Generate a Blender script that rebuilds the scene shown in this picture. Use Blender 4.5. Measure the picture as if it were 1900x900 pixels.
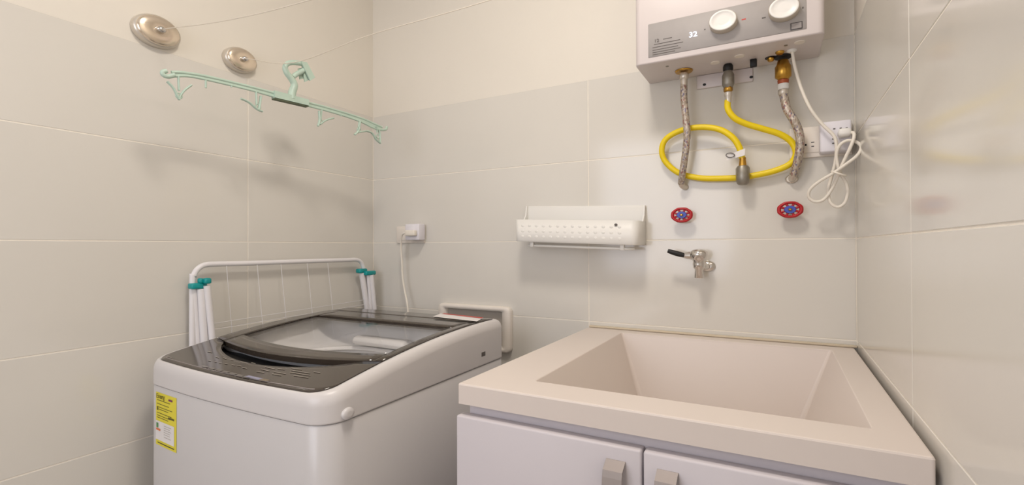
import bpy, bmesh, math, random
from mathutils import Vector, Matrix
random.seed(7)
for o in list(bpy.data.objects): bpy.data.objects.remove(o)
SC = bpy.context.scene
COL = SC.collection
PI = math.pi

# ------------------------------------------------------------------ camera
CAM = Vector((1.41894, -1.45272, 1.0))
YAW, PITCH, ROLL, FPX = -0.497620808, 0.00829432492, -0.00365126084, 909.322597
_f = Vector((math.sin(YAW)*math.cos(PITCH), math.cos(YAW)*math.cos(PITCH), math.sin(PITCH)))
_r0 = Vector((math.cos(YAW), -math.sin(YAW), 0)); _u0 = _r0.cross(_f)
_r = _r0*math.cos(ROLL) + _u0*math.sin(ROLL); _u = -_r0*math.sin(ROLL) + _u0*math.cos(ROLL)
cd = bpy.data.cameras.new('camera'); cam = bpy.data.objects.new('camera', cd); COL.objects.link(cam)
cd.sensor_width = 36; cd.lens = 36*FPX/1900; cd.clip_start = .01
M4 = Matrix((( _r.x, _u.x, -_f.x, CAM.x), (_r.y, _u.y, -_f.y, CAM.y), (_r.z, _u.z, -_f.z, CAM.z), (0, 0, 0, 1)))
cam.matrix_world = M4
SC.camera = cam

# ------------------------------------------------------------------ world, lights, exposure
SC.view_settings.view_transform = 'Standard'; SC.view_settings.look = 'None'
SC.view_settings.gamma = 1; SC.view_settings.use_curve_mapping = False
SC.view_settings.exposure = -0.16
W_ = bpy.data.worlds.new('sky'); SC.world = W_; W_.use_nodes = True
bg = W_.node_tree.nodes['Background']; bg.inputs[0].default_value = (.75, .86, 1, 1); bg.inputs[1].default_value = .8

def area(name, loc, target, size, sy, power, col, shape='RECTANGLE'):
    d = bpy.data.lights.new(name, 'AREA'); d.shape = shape; d.size = size
    if shape in ('RECTANGLE', 'ELLIPSE'): d.size_y = sy
    d.energy = power; d.color = col
    o = bpy.data.objects.new(name, d); COL.objects.link(o); o.location = loc
    o.rotation_euler = (Vector(target)-Vector(loc)).to_track_quat('-Z', 'Y').to_euler()
    return o
LX, LY = 1.06, -.96
area('ceiling_lamp_light', (LX, LY, 2.262), (LX, LY, 0), .29, .29, 12, (1, .915, .825), 'DISK')
area('window_fill', (.62, -2.52, 1.3), (.62, 0, 1.1), 1.0, 1.1, 13, (.91, .91, 1.0))  # soft cool fill added at the unseen window, standing in for daylight from behind

# ------------------------------------------------------------------ measuring helpers (pixel of the photograph -> point on a plane of the room)
def ray(px, py): return _f*FPX + _r*(px-950) - _u*(py-450)
def hit(axis, val, px, py):
    d = ray(px, py); return CAM + d*((val-CAM[axis])/d[axis])
def atx(x, px, py): return hit(0, x, px, py)
def aty(y, px, py): return hit(1, y, px, py)
def atz(z, px, py): return hit(2, z, px, py)

# ------------------------------------------------------------------ materials
MATS = {}
def mat(name, col, rough=.5, metal=0, var=.03, scale=12, bump=0, bscale=60, spec=.5, emit=None, coat=0, alpha_tint=None):
    m = bpy.data.materials.new(name); m.use_nodes = True; nt = m.node_tree; b = nt.nodes['Principled BSDF']
    b.inputs['Roughness'].default_value = rough; b.inputs['Metallic'].default_value = metal
    b.inputs['Specular IOR Level'].default_value = spec
    if coat: b.inputs['Coat Weight'].default_value = coat; b.inputs['Coat Roughness'].default_value = .08
    tc = nt.nodes.new('ShaderNodeTexCoord')
    n = nt.nodes.new('ShaderNodeTexNoise'); n.inputs['Scale'].default_value = scale; n.inputs['Detail'].default_value = 3
    nt.links.new(tc.outputs['Object'], n.inputs['Vector'])
    r = nt.nodes.new('ShaderNodeValToRGB')
    r.color_ramp.elements[0].position = .3; r.color_ramp.elements[1].position = .7
    r.color_ramp.elements[0].color = tuple(c*(1-var) for c in col)+(1,)
    r.color_ramp.elements[1].color = tuple(min(1, c*(1+var)) for c in col)+(1,)
    nt.links.new(n.outputs['Fac'], r.inputs['Fac']); nt.links.new(r.outputs['Color'], b.inputs['Base Color'])
    if bump:
        n2 = nt.nodes.new('ShaderNodeTexNoise'); n2.inputs['Scale'].default_value = bscale; n2.inputs['Detail'].default_value = 2
        nt.links.new(tc.outputs['Object'], n2.inputs['Vector'])
        bp = nt.nodes.new('ShaderNodeBump'); bp.inputs['Strength'].default_value = bump; bp.inputs['Distance'].default_value = .002
        nt.links.new(n2.outputs['Fac'], bp.inputs['Height']); nt.links.new(bp.outputs['Normal'], b.inputs['Normal'])
    if emit:
        b.inputs['Emission Color'].default_value = emit[0]+(1,); b.inputs['Emission Strength'].default_value = emit[1]
    MATS[name] = m
    return m
def s2l(*c): return tuple(((v/255)/12.92 if v/255 <= .04045 else ((v/255+.055)/1.055)**2.4) for v in c)

M_TILE = mat('glazed_cream_tile', s2l(219, 215, 207), .12, var=.012, scale=3, bump=.04, bscale=7)
M_GROUT = mat('cream_grout', s2l(240, 233, 221), .8, var=.03, scale=40, bump=.2, bscale=200)
M_PAINT = mat('warm_white_paint', s2l(229, 223, 212), .6, var=.01, scale=4, bump=.08, bscale=120)
M_CEIL = mat('white_ceiling_paint', s2l(242, 240, 236), .8, var=.01, scale=4)
M_FLOOR = mat('grey_beige_floor_tile', s2l(214, 207, 199), .3, var=.05, scale=6)
M_SINK = mat('ivory_cast_marble', s2l(221, 210, 202), .4, var=.008, scale=5)
M_CAB = mat('white_lacquered_board', s2l(206, 200, 204), .5, var=.008, scale=8)
M_HANDLE = mat('brushed_grey_metal', s2l(158, 149, 145), .55, .3, var=.04, scale=30)
M_WASH = mat('white_enamel', s2l(200, 197, 197), .3, var=.006, scale=6, coat=.15)
M_WASHT = mat('white_gloss_plastic', s2l(212, 208, 207), .32, var=.006, scale=6)
M_DARK = mat('dark_brown_glass', s2l(64, 56, 49), .12, var=.03, scale=10, coat=.4)
M_BLACK = mat('black_gloss_plastic', s2l(14, 13, 13), .55, var=.05)
M_TUB = mat('white_tub_plastic', s2l(246, 245, 245), .35, var=.01)
M_PRINT = mat('pale_grey_print', s2l(168, 160, 150), .5)
M_PRINTD = mat('dark_grey_print', s2l(96, 90, 86), .6)
M_YELLOW = mat('yellow_label_paper', s2l(228, 214, 60), .55, var=.02)
M_PAPER = mat('white_label_paper', s2l(232, 228, 226), .6)
M_INK = mat('olive_black_ink', s2l(96, 88, 30), .6)
M_RED = mat('red_enamel', s2l(176, 16, 26), .35, var=.08, scale=90)
M_BLUE = mat('blue_enamel_disc', s2l(66, 82, 176), .4, var=.08, scale=120)
M_REDINK = mat('red_ink', s2l(200, 70, 60), .5)
M_GREENINK = mat('green_ink', s2l(80, 140, 80), .5)
M_ORINK = mat('orange_ink', s2l(226, 120, 70), .5)
M_PURINK = mat('purple_ink', s2l(120, 40, 90), .5)
M_CHROME = mat('chrome', s2l(214, 210, 206), .14, 1, var=.02)
M_REEL = mat('polished_nickel', s2l(226, 212, 194), .22, .9, var=.02)
M_REELB = mat('satin_nickel_rim', s2l(212, 204, 192), .35, .6, var=.02)
M_BRASS = mat('brass', s2l(190, 146, 66), .3, 1, var=.08, scale=60)
M_NICK = mat('dull_grey_zinc', s2l(150, 145, 135), .45, .8, var=.1, scale=90)
M_COPPER = mat('copper_sealant', s2l(170, 86, 50), .5, .3, var=.1)
M_TAPE = mat('white_thread_tape', s2l(236, 234, 230), .7)
M_GAS = mat('yellow_rubber', s2l(236, 208, 10), .42, var=.03, scale=40)
M_HEAT = mat('white_powder_coat', s2l(214, 205, 203), .4, var=.006)
M_PANEL = mat('silver_grey_panel', s2l(170, 165, 163), .6, .1, var=.02, scale=50)
M_KNOB = mat('white_knob_plastic', s2l(238, 236, 232), .35, var=.01)
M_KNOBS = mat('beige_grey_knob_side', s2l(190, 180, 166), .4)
M_LED = mat('white_led_digits', (.6, .7, 1), .5, emit=((.78, .86, 1), 2.2))
M_BADGE = mat('grey_badge', s2l(150, 144, 142), .4)
M_BADGED = mat('dark_badge_rim', s2l(84, 80, 80), .4)
M_PLAST = mat('white_plastic', s2l(236, 234, 229), .4, var=.01)
M_COOLPL = mat('cool_white_plastic', s2l(230, 227, 233), .4, var=.01)
M_PLATE = mat('warm_white_plate', s2l(234, 226, 216), .4, var=.01)
M_CORD = mat('white_cord', s2l(236, 229, 217), .5, var=.02)
M_TEAL = mat('teal_plastic', s2l(10, 150, 150), .35, var=.05)
M_RACK = mat('white_coated_tube', s2l(232, 229, 230), .35, var=.01)
M_MINT = mat('mint_plastic', s2l(184, 205, 190), .4, var=.04, scale=30)
M_MINTD = mat('dark_green_slot', s2l(90, 100, 76), .6)
M_STRING = mat('white_line_string', s2l(222, 212, 196), .7)
M_CAULK = mat('beige_sealant', s2l(206, 192, 168), .6, var=.04, scale=20)
M_DRAIN = mat('dark_drain_metal', s2l(90, 84, 80), .35, .9)
M_LAMP = mat('lamp_diffuser', (1, .95, .88), .5, emit=((1, .88, .72), 4))
M_FRAME = mat('white_window_frame', s2l(236, 234, 230), .4)

def braid_mat():
    m = bpy.data.materials.new('braided_steel'); m.use_nodes = True; nt = m.node_tree; b = nt.nodes['Principled BSDF']
    b.inputs['Metallic'].default_value = .55; b.inputs['Roughness'].default_value = .42
    tc = nt.nodes.new('ShaderNodeTexCoord')
    mp = nt.nodes.new('ShaderNodeMapping'); mp.inputs['Scale'].default_value = (1, 1, .55)
    v = nt.nodes.new('ShaderNodeTexVoronoi'); v.inputs['Scale'].default_value = 330
    nt.links.new(tc.outputs['Object'], mp.inputs['Vector']); nt.links.new(mp.outputs['Vector'], v.inputs['Vector'])
    sp = nt.nodes.new('ShaderNodeSeparateColor'); nt.links.new(v.outputs['Color'], sp.inputs['Color'])
    r = nt.nodes.new('ShaderNodeValToRGB'); r.color_ramp.interpolation = 'CONSTANT'
    e = r.color_ramp.elements; e[0].position = 0; e[0].color = s2l(190, 178, 164)+(1,)
    e[1].position = .42; e[1].color = s2l(164, 150, 136)+(1,)
    for pos, c in ((.68, (205, 194, 182)), (.84, (158, 118, 112)), (.92, (128, 122, 142))):
        x = e.new(pos); x.color = s2l(*c)+(1,)
    nt.links.new(sp.outputs[0], r.inputs['Fac']); nt.links.new(r.outputs['Color'], b.inputs['Base Color'])
    bp = nt.nodes.new('ShaderNodeBump'); bp.inputs['Strength'].default_value = .5; bp.inputs['Distance'].default_value = .001
    nt.links.new(v.outputs['Distance'], bp.inputs['Height']); nt.links.new(bp.outputs['Normal'], b.inputs['Normal'])
    return m
M_BRAID = braid_mat()
def glass_mat():
    m = bpy.data.materials.new('smoked_lid_glass'); m.use_nodes = True; nt = m.node_tree; nt.nodes.clear()
    out = nt.nodes.new('ShaderNodeOutputMaterial'); mx = nt.nodes.new('ShaderNodeMixShader')
    t = nt.nodes.new('ShaderNodeBsdfTransparent'); g = nt.nodes.new('ShaderNodeBsdfGlossy'); lw = nt.nodes.new('ShaderNodeLayerWeight'); lw.inputs[0].default_value = .5
    pw = nt.nodes.new('ShaderNodeMath'); pw.operation = 'POWER'; pw.inputs[1].default_value = 5; nt.links.new(lw.outputs['Facing'], pw.inputs[0])
    f = nt.nodes.new('ShaderNodeMath'); f.operation = 'MULTIPLY_ADD'; f.inputs[1].default_value = .5; f.inputs[2].default_value = .022; nt.links.new(pw.outputs[0], f.inputs[0])
    n = nt.nodes.new('ShaderNodeTexNoise'); n.inputs['Scale'].default_value = 4
    r = nt.nodes.new('ShaderNodeValToRGB'); r.color_ramp.elements[0].color = (.965, .96, .955, 1); r.color_ramp.elements[1].color = (.975, .97, .965, 1)
    nt.links.new(n.outputs['Fac'], r.inputs['Fac']); nt.links.new(r.outputs['Color'], t.inputs['Color'])
    g.inputs['Roughness'].default_value = .03
    nt.links.new(f.outputs[0], mx.inputs[0]); nt.links.new(t.outputs[0], mx.inputs[1]); nt.links.new(g.outputs[0], mx.inputs[2])
    nt.links.new(mx.outputs[0], out.inputs[0])
    return m
M_GLASS = glass_mat()
def pane_mat():
    m = bpy.data.materials.new('window_pane'); m.use_nodes = True; nt = m.node_tree; nt.nodes.clear()
    out = nt.nodes.new('ShaderNodeOutputMaterial'); t = nt.nodes.new('ShaderNodeBsdfTransparent'); nt.links.new(t.outputs[0], out.inputs[0])
    return m
M_PANE = pane_mat()

# ------------------------------------------------------------------ mesh helpers (all coordinates are room coordinates in metres)
WLOC = {}
def smooth_path(pts, n=8):
    pts = [Vector(p) for p in pts]
    if len(pts) < 3: return pts
    out = []
    P = [pts[0]*2-pts[1]]+pts+[pts[-1]*2-pts[-2]]
    for i in range(1, len(P)-2):
        a, b, c, d = P[i-1:i+3]
        for k in range(n):
            t = k/n
            out.append(.5*((2*b)+(c-a)*t+(2*a-5*b+4*c-d)*t*t+(3*b-a-3*c+d)*t**3))
    out.append(pts[-1]); return out

class MB:
    def __init__(s): s.v = []; s.f = []; s.sm = []
    def add(s, vs, fs, smooth=False):
        k = len(s.v); s.v += [Vector(v) for v in vs]
        for f in fs: s.f.append([i+k for i in f]); s.sm.append(smooth)
        return s
    def box(s, a, b, bev=0, seg=2):
        bm = bmesh.new(); bmesh.ops.create_cube(bm, size=1)
        a, b = Vector(a), Vector(b); c = (a+b)/2; d = b-a
        for v in bm.verts: v.co = Vector((c.x+v.co.x*d.x, c.y+v.co.y*d.y, c.z+v.co.z*d.z))
        if bev: bmesh.ops.bevel(bm, geom=bm.edges[:], offset=min(bev, min(abs(x) for x in d)*.49), segments=seg, profile=.5, affect='EDGES')
        s.frombm(bm, bev > 0); return s
    def frombm(s, bm, smooth=False, mtx=None):
        bm.verts.ensure_lookup_table(); bm.verts.index_update()
        s.add([(mtx @ v.co if mtx else v.co.copy()) for v in bm.verts], [[v.index for v in f.verts] for f in bm.faces], smooth); bm.free(); return s
    def tube(s, pts, r, seg=12, n=8, smooth=True, flat=None, rr=None):
        P = smooth_path(pts, n) if smooth else [Vector(p) for p in pts]
        up = None; rings = []
        for i, p in enumerate(P):
            t = (P[min(i+1, len(P)-1)]-P[max(i-1, 0)]).normalized()
            if up is None:
                up = Vector((0, 0, 1)) if abs(t.z) < .9 else Vector((0, 1, 0))
                if flat: up = Vector(flat)
            up = (up-t*up.dot(t)).normalized(); sd = t.cross(up)
            q = r if rr is None else rr(i/(len(P)-1))
            q2 = q if not hasattr(r, '__len__') else None
            if hasattr(r, '__len__'): ra, rb = r
            else: ra = rb = q
            rings.append([p+up*(ra*math.cos(2*PI*k/seg))+sd*(rb*math.sin(2*PI*k/seg)) for k in range(seg)])
        return s.loft(rings)
    def loft(s, rings, cap0=True, cap1=True, closed=True, smooth=True):
        n = len(rings[0]); vs = [v for r in rings for v in r]; fs = []
        for i in range(len(rings)-1):
            for k in range(n if closed else n-1):
                fs.append([i*n+k, i*n+(k+1) % n, (i+1)*n+(k+1) % n, (i+1)*n+k])
        s.add(vs, fs, smooth)
        if cap0: s.add(rings[0], [list(range(n))[::-1]])
        if cap1: s.add(rings[-1], [list(range(n))])
        return s
    def lathe(s, c, prof, axis='z', seg=28, sq=1.0, cap=True):
        # prof: (radius, height along axis); sq squashes the vertical radius for y- and x-axis lathes
        c = Vector(c); rings = []
        for r, h in prof:
            ring = []
            for k in range(seg):
                a = 2*PI*k/seg; ca, sa = r*math.cos(a), r*math.sin(a)
                if axis == 'z': ring.append(c+Vector((ca, sa, h)))
                elif axis == 'y': ring.append(c+Vector((ca, -h, sa*sq)))     # grows towards -y (out of the back wall)
                else: ring.append(c+Vector((h, ca, sa*sq)))                   # grows towards +x (out of the left wall)
            rings.append(ring)
        return s.loft(rings, cap, cap)
    def text(s, body, size, mtx, ext=.0004):
        cu = bpy.data.curves.new('lettering', 'FONT'); cu.body = body; cu.size = size; cu.extrude = ext; cu.align_x = 'LEFT'
        o = bpy.data.objects.new('lettering', cu); COL.objects.link(o)
        me = bpy.data.meshes.new_from_object(o)
        s.add([mtx @ v.co for v in me.vertices], [list(p.vertices) for p in me.polygons])
        bpy.data.objects.remove(o); bpy.data.meshes.remove(me); bpy.data.curves.remove(cu); return s
    def xform(s, fn): s.v = [fn(v) for v in s.v]; return s
    def build(s, name, m, parent=None, label=None):
        me = bpy.data.meshes.new(name)
        lo = Vector([min(v[i] for v in s.v) for i in range(3)]); hi = Vector([max(v[i] for v in s.v) for i in range(3)])
        org = Vector(((lo.x+hi.x)/2, (lo.y+hi.y)/2, lo.z))
        me.from_pydata([v-org for v in s.v], [], s.f)
        for p, k in zip(me.polygons, s.sm): p.use_smooth = k
        bm = bmesh.new(); bm.from_mesh(me); bmesh.ops.recalc_face_normals(bm, faces=bm.faces); bm.to_mesh(me); bm.free()
        me.materials.append(m); me.update()
        o = bpy.data.objects.new(name, me); COL.objects.link(o)
        WLOC[o.name] = org
        if parent: o.parent = parent; o.location = org-WLOC[parent.name]
        else: o.location = org
        if label: o['label'] = label
        return o
def empty(name, loc, label, cat, group=None):
    o = bpy.data.objects.new(name, None); COL.objects.link(o); o.location = loc; o.empty_display_size = .05
    WLOC[o.name] = Vector(loc); return tag(o, label, cat, group)
def tag(o, label, cat, group=None):
    o['label'] = label; o['category'] = cat
    if group: o['group'] = group
    return o
def struct(o, label=None):
    o['kind'] = 'structure'
    if label: o['label'] = label
    return o

# ------------------------------------------------------------------ the room
RW = 1.5864; YF = -2.5; ZC = 2.30; TOPT = 1.5174; TH = .25; G = .0014; TT = .006; GD = .0008
struct(MB().box((-.1, YF-.1, -.1), (RW+.1, .1, 0)).build('floor', M_FLOOR), 'grey beige laundry room floor')
struct(MB().box((-.1, YF-.1, ZC), (RW+.1, .1, ZC+.1)).build('ceiling', M_CEIL), 'plain white painted ceiling')
wl = struct(MB().box((-.1, YF-.1, 0), (-GD, .1, ZC)).build('wall_left', M_GROUT), 'left wall of large cream tiles under white paint')
wb = struct(MB().box((-GD, GD, 0), (RW+GD, .1, ZC)).build('wall_back', M_GROUT), 'back wall of large cream tiles under white paint')
wr = struct(MB().box((RW+GD, YF-.1, 0), (RW+.1, .1, ZC)).build('wall_right', M_GROUT), 'right wall of glossy cream tiles')
MB().box((-GD-.001, YF, TOPT), (-.0004, GD, ZC)).build('plaster', M_PAINT, wl)
MB().box((-.0004, .0004, TOPT), (RW+.0004, GD+.001, ZC)).build('plaster', M_PAINT, wb)
MB().box((RW+.0004, YF, TOPT), (RW+GD+.001, .0004, ZC)).build('plaster', M_PAINT, wr)
rows = [TOPT-TH*k for k in range(7)]+[0]
def tiles(parent, axis, cuts):
    for i in range(len(rows)-1):
        z1, z0 = rows[i]-G*(i > 0), rows[i+1]+G
        if z1-z0 < .01: continue
        for a, b in zip(cuts[:-1], cuts[1:]):
            a_, b_ = min(a, b)+G, max(a, b)-G
            if axis == 'L': m = MB().box((-TT, a_, z0), (0, b_, z1), .0006, 1)
            elif axis == 'R': m = MB().box((RW, a_, z0), (RW+TT, b_, z1), .0006, 1)
            else: m = MB().box((a_, 0, z0), (b_, TT, z1), .0006, 1)
            for k in range(len(m.sm)): m.sm[k] = False
            m.build('tile', M_TILE, parent)
tiles(wl, 'L', [0, -.525, -1.425, -2.325, YF])
tiles(wb, 'B', [0, .901, RW])
tiles(wr, 'R', [0, -.562, -1.46, -2.36, YF])
# wall behind the camera, with an unseen window added to carry the cool daylight fill
wx0, wx1, wz0, wz1 = .12, 1.12, .75, 1.85
wf = MB()
for a, b in (((0, 0), (wx0, ZC)), ((wx1, 0), (RW, ZC)), ((wx0, 0), (wx1, wz0)), ((wx0, wz1), (wx1, ZC))):
    wf.box((a[0], YF-.1, a[1]), (b[0], YF, b[1]))
struct(wf.build('wall_front', M_PAINT), 'white painted wall with the added window behind the camera')
wn = MB()
for a, b in (((wx0, wz0), (wx0+.04, wz1)), ((wx1-.04, wz0), (wx1, wz1)), ((wx0+.04, wz0), (wx1-.04, wz0+.04)), ((wx0+.04, wz1-.04), (wx1-.04, wz1)), ((.60, wz0+.04), (.64, wz1-.04))):
    wn.box((a[0], YF-.09, a[1]), (b[0], YF-.05, b[1]), .004)
w1 = struct(wn.build('window_1', M_FRAME), 'white framed window behind the camera, added for the daylight fill')
for a, b in ((wx0+.04, .60), (.64, wx1-.04)): MB().box((a, YF-.072, wz0+.04), (b, YF-.068, wz1-.04)).build('pane', M_PANE, w1)
# sealant lines behind and beside the sink top
struct(MB().box((.904, -.010, .7505), (RW-.0005, -.0005, .7565), .002).build('trim_1', M_CAULK), 'beige sealant bead between sink top and back wall')
# ceiling lamp that lights the room
cl = empty('ceiling_lamp', (LX, LY, ZC-.03), 'round white ceiling lamp above the room', 'lamp')
MB().lathe((LX, LY, ZC-.03), [(.17, .0299), (.17, .012), (.155, .0)]).build('lamp_base', M_FRAME, cl)
MB().lathe((LX, LY, ZC-.034), [(.14, .0), (.145, .0038)]).build('lamp_diffuser', M_LAMP, cl)

# ------------------------------------------------------------------ washing machine
WXL, WXR, WYB, WYF = .078, .711, -.200, -.840
PROF = [(-.90, .724), (-.846, .7315), (-.773, .7435), (-.690, .758), (-.592, .771), (-.475, .7824), (-.335, .789), (-.200, .789), (-.1, .787)]
def ztop(y):
    for (a, za), (b, zb) in zip(PROF[:-1], PROF[1:]):
        if y <= b: return za+(zb-za)*(y-a)/(b-a)
    return PROF[-1][1]
def ztops(y): return sum(ztop(y+d) for d in (-.05, -.03, -.01, .01, .03, .05))/6
def outline(ins, bow=.012, rf=.05, rb=.02, ns=10, nm=10):
    xl, xr, yb, yf = WXL+ins, WXR-ins, WYB-ins, WYF+ins*.4
    rf = max(rf-ins*.5, .01); rb = max(rb-ins*.5, .006); pts = []
    def arc(cx, cy, r, a0):
        for k in range(ns+1):
            a = a0+PI/2*k/ns; pts.append((cx+r*math.cos(a), cy+r*math.sin(a)))
    def seg(a, b):
        for k in range(1, nm): pts.append((a[0]+(b[0]-a[0])*k/nm, a[1]+(b[1]-a[1])*k/nm))
    arc(xl+rf, yf+rf, rf, PI); seg((xl+rf, yf), (xr-rf, yf)); arc(xr-rf, yf+rf, rf, 1.5*PI); seg((xr, yf+rf), (xr, yb-rb))
    arc(xr-rb, yb-rb, rb, 0); seg((xr-rb, yb), (xl+rb, yb)); arc(xl+rb, yb-rb, rb, PI/2); seg((xl, yb-rb), (xl, yf+rf))
    xc, hw = (xl+xr)/2, (xr-xl)/2
    out = []
    for x, y in pts:
        w = max(0, min(1, (yf+.12-y)/.12)); out.append((x, y-(bow*(1-((x-xc)/hw)**2)+.006*(x-xc)/hw)*w))
    return out
SEAM = .677
wm = empty('washing_machine', ((WXL+WXR)/2, (WYB+WYF)/2, 0), 'white top loading washing machine with dark glass lid', 'washing machine')
MB().loft([[Vector((x, y, z)) for x, y in outline(i)] for i, z in ((.012, .03), (.0012, .04), (.0012, SEAM-.003), (.004, SEAM-.0008))], cap1=False).build('cabinet', M_WASH, wm)
def sec(ins, fz): return [Vector((x, y, fz(ztops(y)))) for x, y in outline(ins)]
tcov = MB().loft([sec(.003, lambda z: SEAM), sec(.0, lambda z: SEAM+.0015), sec(.0, lambda z: SEAM+.004), sec(0, lambda z: SEAM+(z-SEAM)*.3), sec(.0, lambda z: z-.024), sec(.0002, lambda z: z-.020), sec(.0025, lambda z: z-.012),
    sec(.008, lambda z: z-.004), sec(.014, lambda z: z-.001), sec(.020, lambda z: z), sec(.024, lambda z: z-.001), sec(.026, lambda z: z-.012), sec(.045, lambda z: z-.014)], cap0=False, cap1=False)
tc_o = tcov.build('top_cover', M_WASHT, wm)
def yfront(x, ins=.0245):
    pts = [q for q in outline(ins) if q[1] < WYF+.13]
    best = None
    pts.sort()
    for a, b in zip(pts[:-1], pts[1:]):
        if a[0] <= x <= b[0] and b[0] > a[0]:
            y = a[1]+(b[1]-a[1])*(x-a[0])/(b[0]-a[0]); best = y if best is None else min(best, y)
    return best if best is not None else WYF+.08
PX0, PX1 = WXL+.0245, WXR-.0245
XS = [PX0+(PX1-PX0)*(.5-.5*math.cos(PI*k/44)) for k in range(45)]
def un(x): return (x-(PX0+PX1)/2)/((PX1-PX0)/2)
def y_lid(x): return -.676-.047*(1-un(x)**2)
def y_ctl(x): return y_lid(x)-.0025-.050*max(0, 1-(abs(un(x)-.03)/.8)**2)**.6
def sheet(m, xs, ylo, yhi, nz, dz, th):
    g = []
    for x in xs:
        a, b = ylo(x), yhi(x); g.append([Vector((x, a+(b-a)*k/nz, 0)) for k in range(nz+1)])
    for row in g:
        for v in row: v.z = ztops(v.y)+dz
    N = nz+1; n = len(xs); vs = [v for r in g for v in r]; vb = [v-Vector((0, 0, th)) for v in vs]; fs = []; sides = []
    for i in range(n-1):
        for k in range(nz): fs.append([i*N+k, (i+1)*N+k, (i+1)*N+k+1, i*N+k+1])
    B = len(vs); bot = [[j+B for j in f[::-1]] for f in fs]
    for i in range(n-1):
        sides.append([i*N, i*N+B, (i+1)*N+B, (i+1)*N]); sides.append([i*N+nz, (i+1)*N+nz, (i+1)*N+nz+B, i*N+nz+B])
    for k in range(nz):
        sides.append([k, k+1, k+1+B, k+B]); e = (n-1)*N; sides.append([e+k, e+k+B, e+k+1+B, e+k+1])
    m.add(vs+vb, fs, True); 
    k0 = len(m.v)-2*B
    for f in bot+sides: m.f.append([j+k0 for j in f]); m.sm.append(False)
    return m
ctl = sheet(MB(), XS, lambda x: yfront(x), y_ctl, 8, .001, .012).build('control_panel', M_DARK, wm, 'dark brown glossy control panel')
sheet(MB(), XS, lambda x: y_ctl(x)-.02, lambda x: y_lid(x)+.02, 4, -.026, .004).build('handle_recess', M_BLACK, wm, 'black finger recess under the lid edge')
# chrome-like trim line along the panel front
m = MB(); m.tube([Vector((x, yfront(x)+.010, ztops(yfront(x)+.010)+.0012)) for x in XS[6:-6]], .0011, 6, smooth=False); m.build('trim_line', M_HANDLE, ctl)
WX0, WX1, WBK, HNG = .158, .664, -.395, -.304
def y_wf(x): return -.640-.032*(1-((x-.411)/.253)**2)
lid = MB(); XW = [WX0+(WX1-WX0)*k/24 for k in range(25)]; XLs = [PX0+(WX0-PX0)*k/4 for k in range(5)]; XRs = [WX1+(PX1-WX1)*k/3 for k in range(4)]
sheet(lid, XLs, y_lid, lambda x: HNG, 12, .0016, .012); sheet(lid, XRs, y_lid, lambda x: HNG, 12, .0016, .012)
sheet(lid, XW, y_lid, y_wf, 3, .0016, .012); sheet(lid, XW, lambda x: WBK, lambda x: HNG, 3, .0016, .012)
lid_o = lid.build('lid', M_DARK, wm, 'dark framed lid with a clear window')
sheet(MB(), XW, y_wf, lambda x: WBK, 8, .0012, .004).build('lid_window', M_GLASS, lid_o, 'clear glass window of the lid')
cap_o = sheet(MB(), [PX0+(PX1-PX0)*k/20 for k in range(21)], lambda x: HNG+.003, lambda x: WYB-.0245, 4, .001, .012).build('rear_panel', M_DARK, wm)
# tub seen through the window
def rr(x0, x1, y0, y1, r, z, ns=8):
    pts = []
    for cx, cy, a0 in ((x0+r, y0+r, PI), (x1-r, y0+r, 1.5*PI), (x1-r, y1-r, 0), (x0+r, y1-r, PI/2)):
        for k in range(ns+1):
            a = a0+PI/2*k/ns; pts.append(Vector((cx+r*math.cos(a), cy+r*math.sin(a), z)))
    return pts
tub = MB().loft([[Vector((v.x, v.y, ztops(v.y)-.0125)) for v in rr(.120, .684, -.69, -.335, .03, .735)], [Vector((v.x, v.y, ztops(v.y)-.035)) for v in rr(.130, .676, -.685, -.345, .05, .735)], rr(.140, .665, -.685, -.35, .10, .715), rr(.17, .63, -.685, -.355, .15, .70), rr(.19, .61, -.675, -.36, .155, .690), rr(.19, .61, -.675, -.36, .155, .60)], cap0=False)
tub_o = tub.build('tub', M_TUB, wm)
m = MB().loft([rr(.185, .615, -.68, -.355, .16, .692), rr(.185, .615, -.68, -.355, .16, .700), rr(.205, .595, -.66, -.375, .14, .702), rr(.205, .595, -.66, -.375, .14, .692)], cap0=False, cap1=False); m.build('balance_ring', M_TUB, tub_o)
m = MB().box((.30, -.40, .71), (.50, -.352, .735), .012); m.build('detergent_tray', M_TUB, tub_o)
# printing on the control panel
def onpanel(px, py, z=.745):
    for _ in range(6): p = atz(z, px, py); z = ztops(p.y)+.0015
    return p
pm = MB()
def dash(a, b, w):
    p, q = onpanel(*a), onpanel(*b); n = Vector((0, w/2, 0))
    t = Vector((0, 0, .0004)); pm.add([p-n+t, q-n+t, q+n+t, p+n+t], [[0, 1, 2, 3]])
for row in (((385, 652), (393, 654)), ((400, 662), (406, 664)), ((414, 664), (420, 666)), ((428, 667), (433, 668)), ((446, 671), (460, 674)), ((466, 673), (474, 675)),
            ((386, 669), (391, 670)), ((398, 671), (402, 672)), ((406, 673), (411, 674)), ((417, 675), (422, 676)), ((430, 677), (436, 678)), ((440, 678), (448, 680)),
            ((492, 681), (510, 685)), ((515, 684), (528, 686)), ((484, 685), (500, 689)), ((508, 690), (530, 694)), ((476, 689), (490, 692)), ((540, 687), (575, 693)), ((538, 691), (576, 697)), ((545, 697), (572, 701)), ((582, 690), (594, 692)), ((505, 694), (522, 697)), ((540, 683), (560, 686)),
            ((450, 682), (458, 684)), ((310, 662), (318, 664))):
    dash(row[0], row[1], .0022)
pm.build('panel_printing', M_PRINT, ctl)['kind'] = 'stuff'
bm_ = MB()
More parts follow.
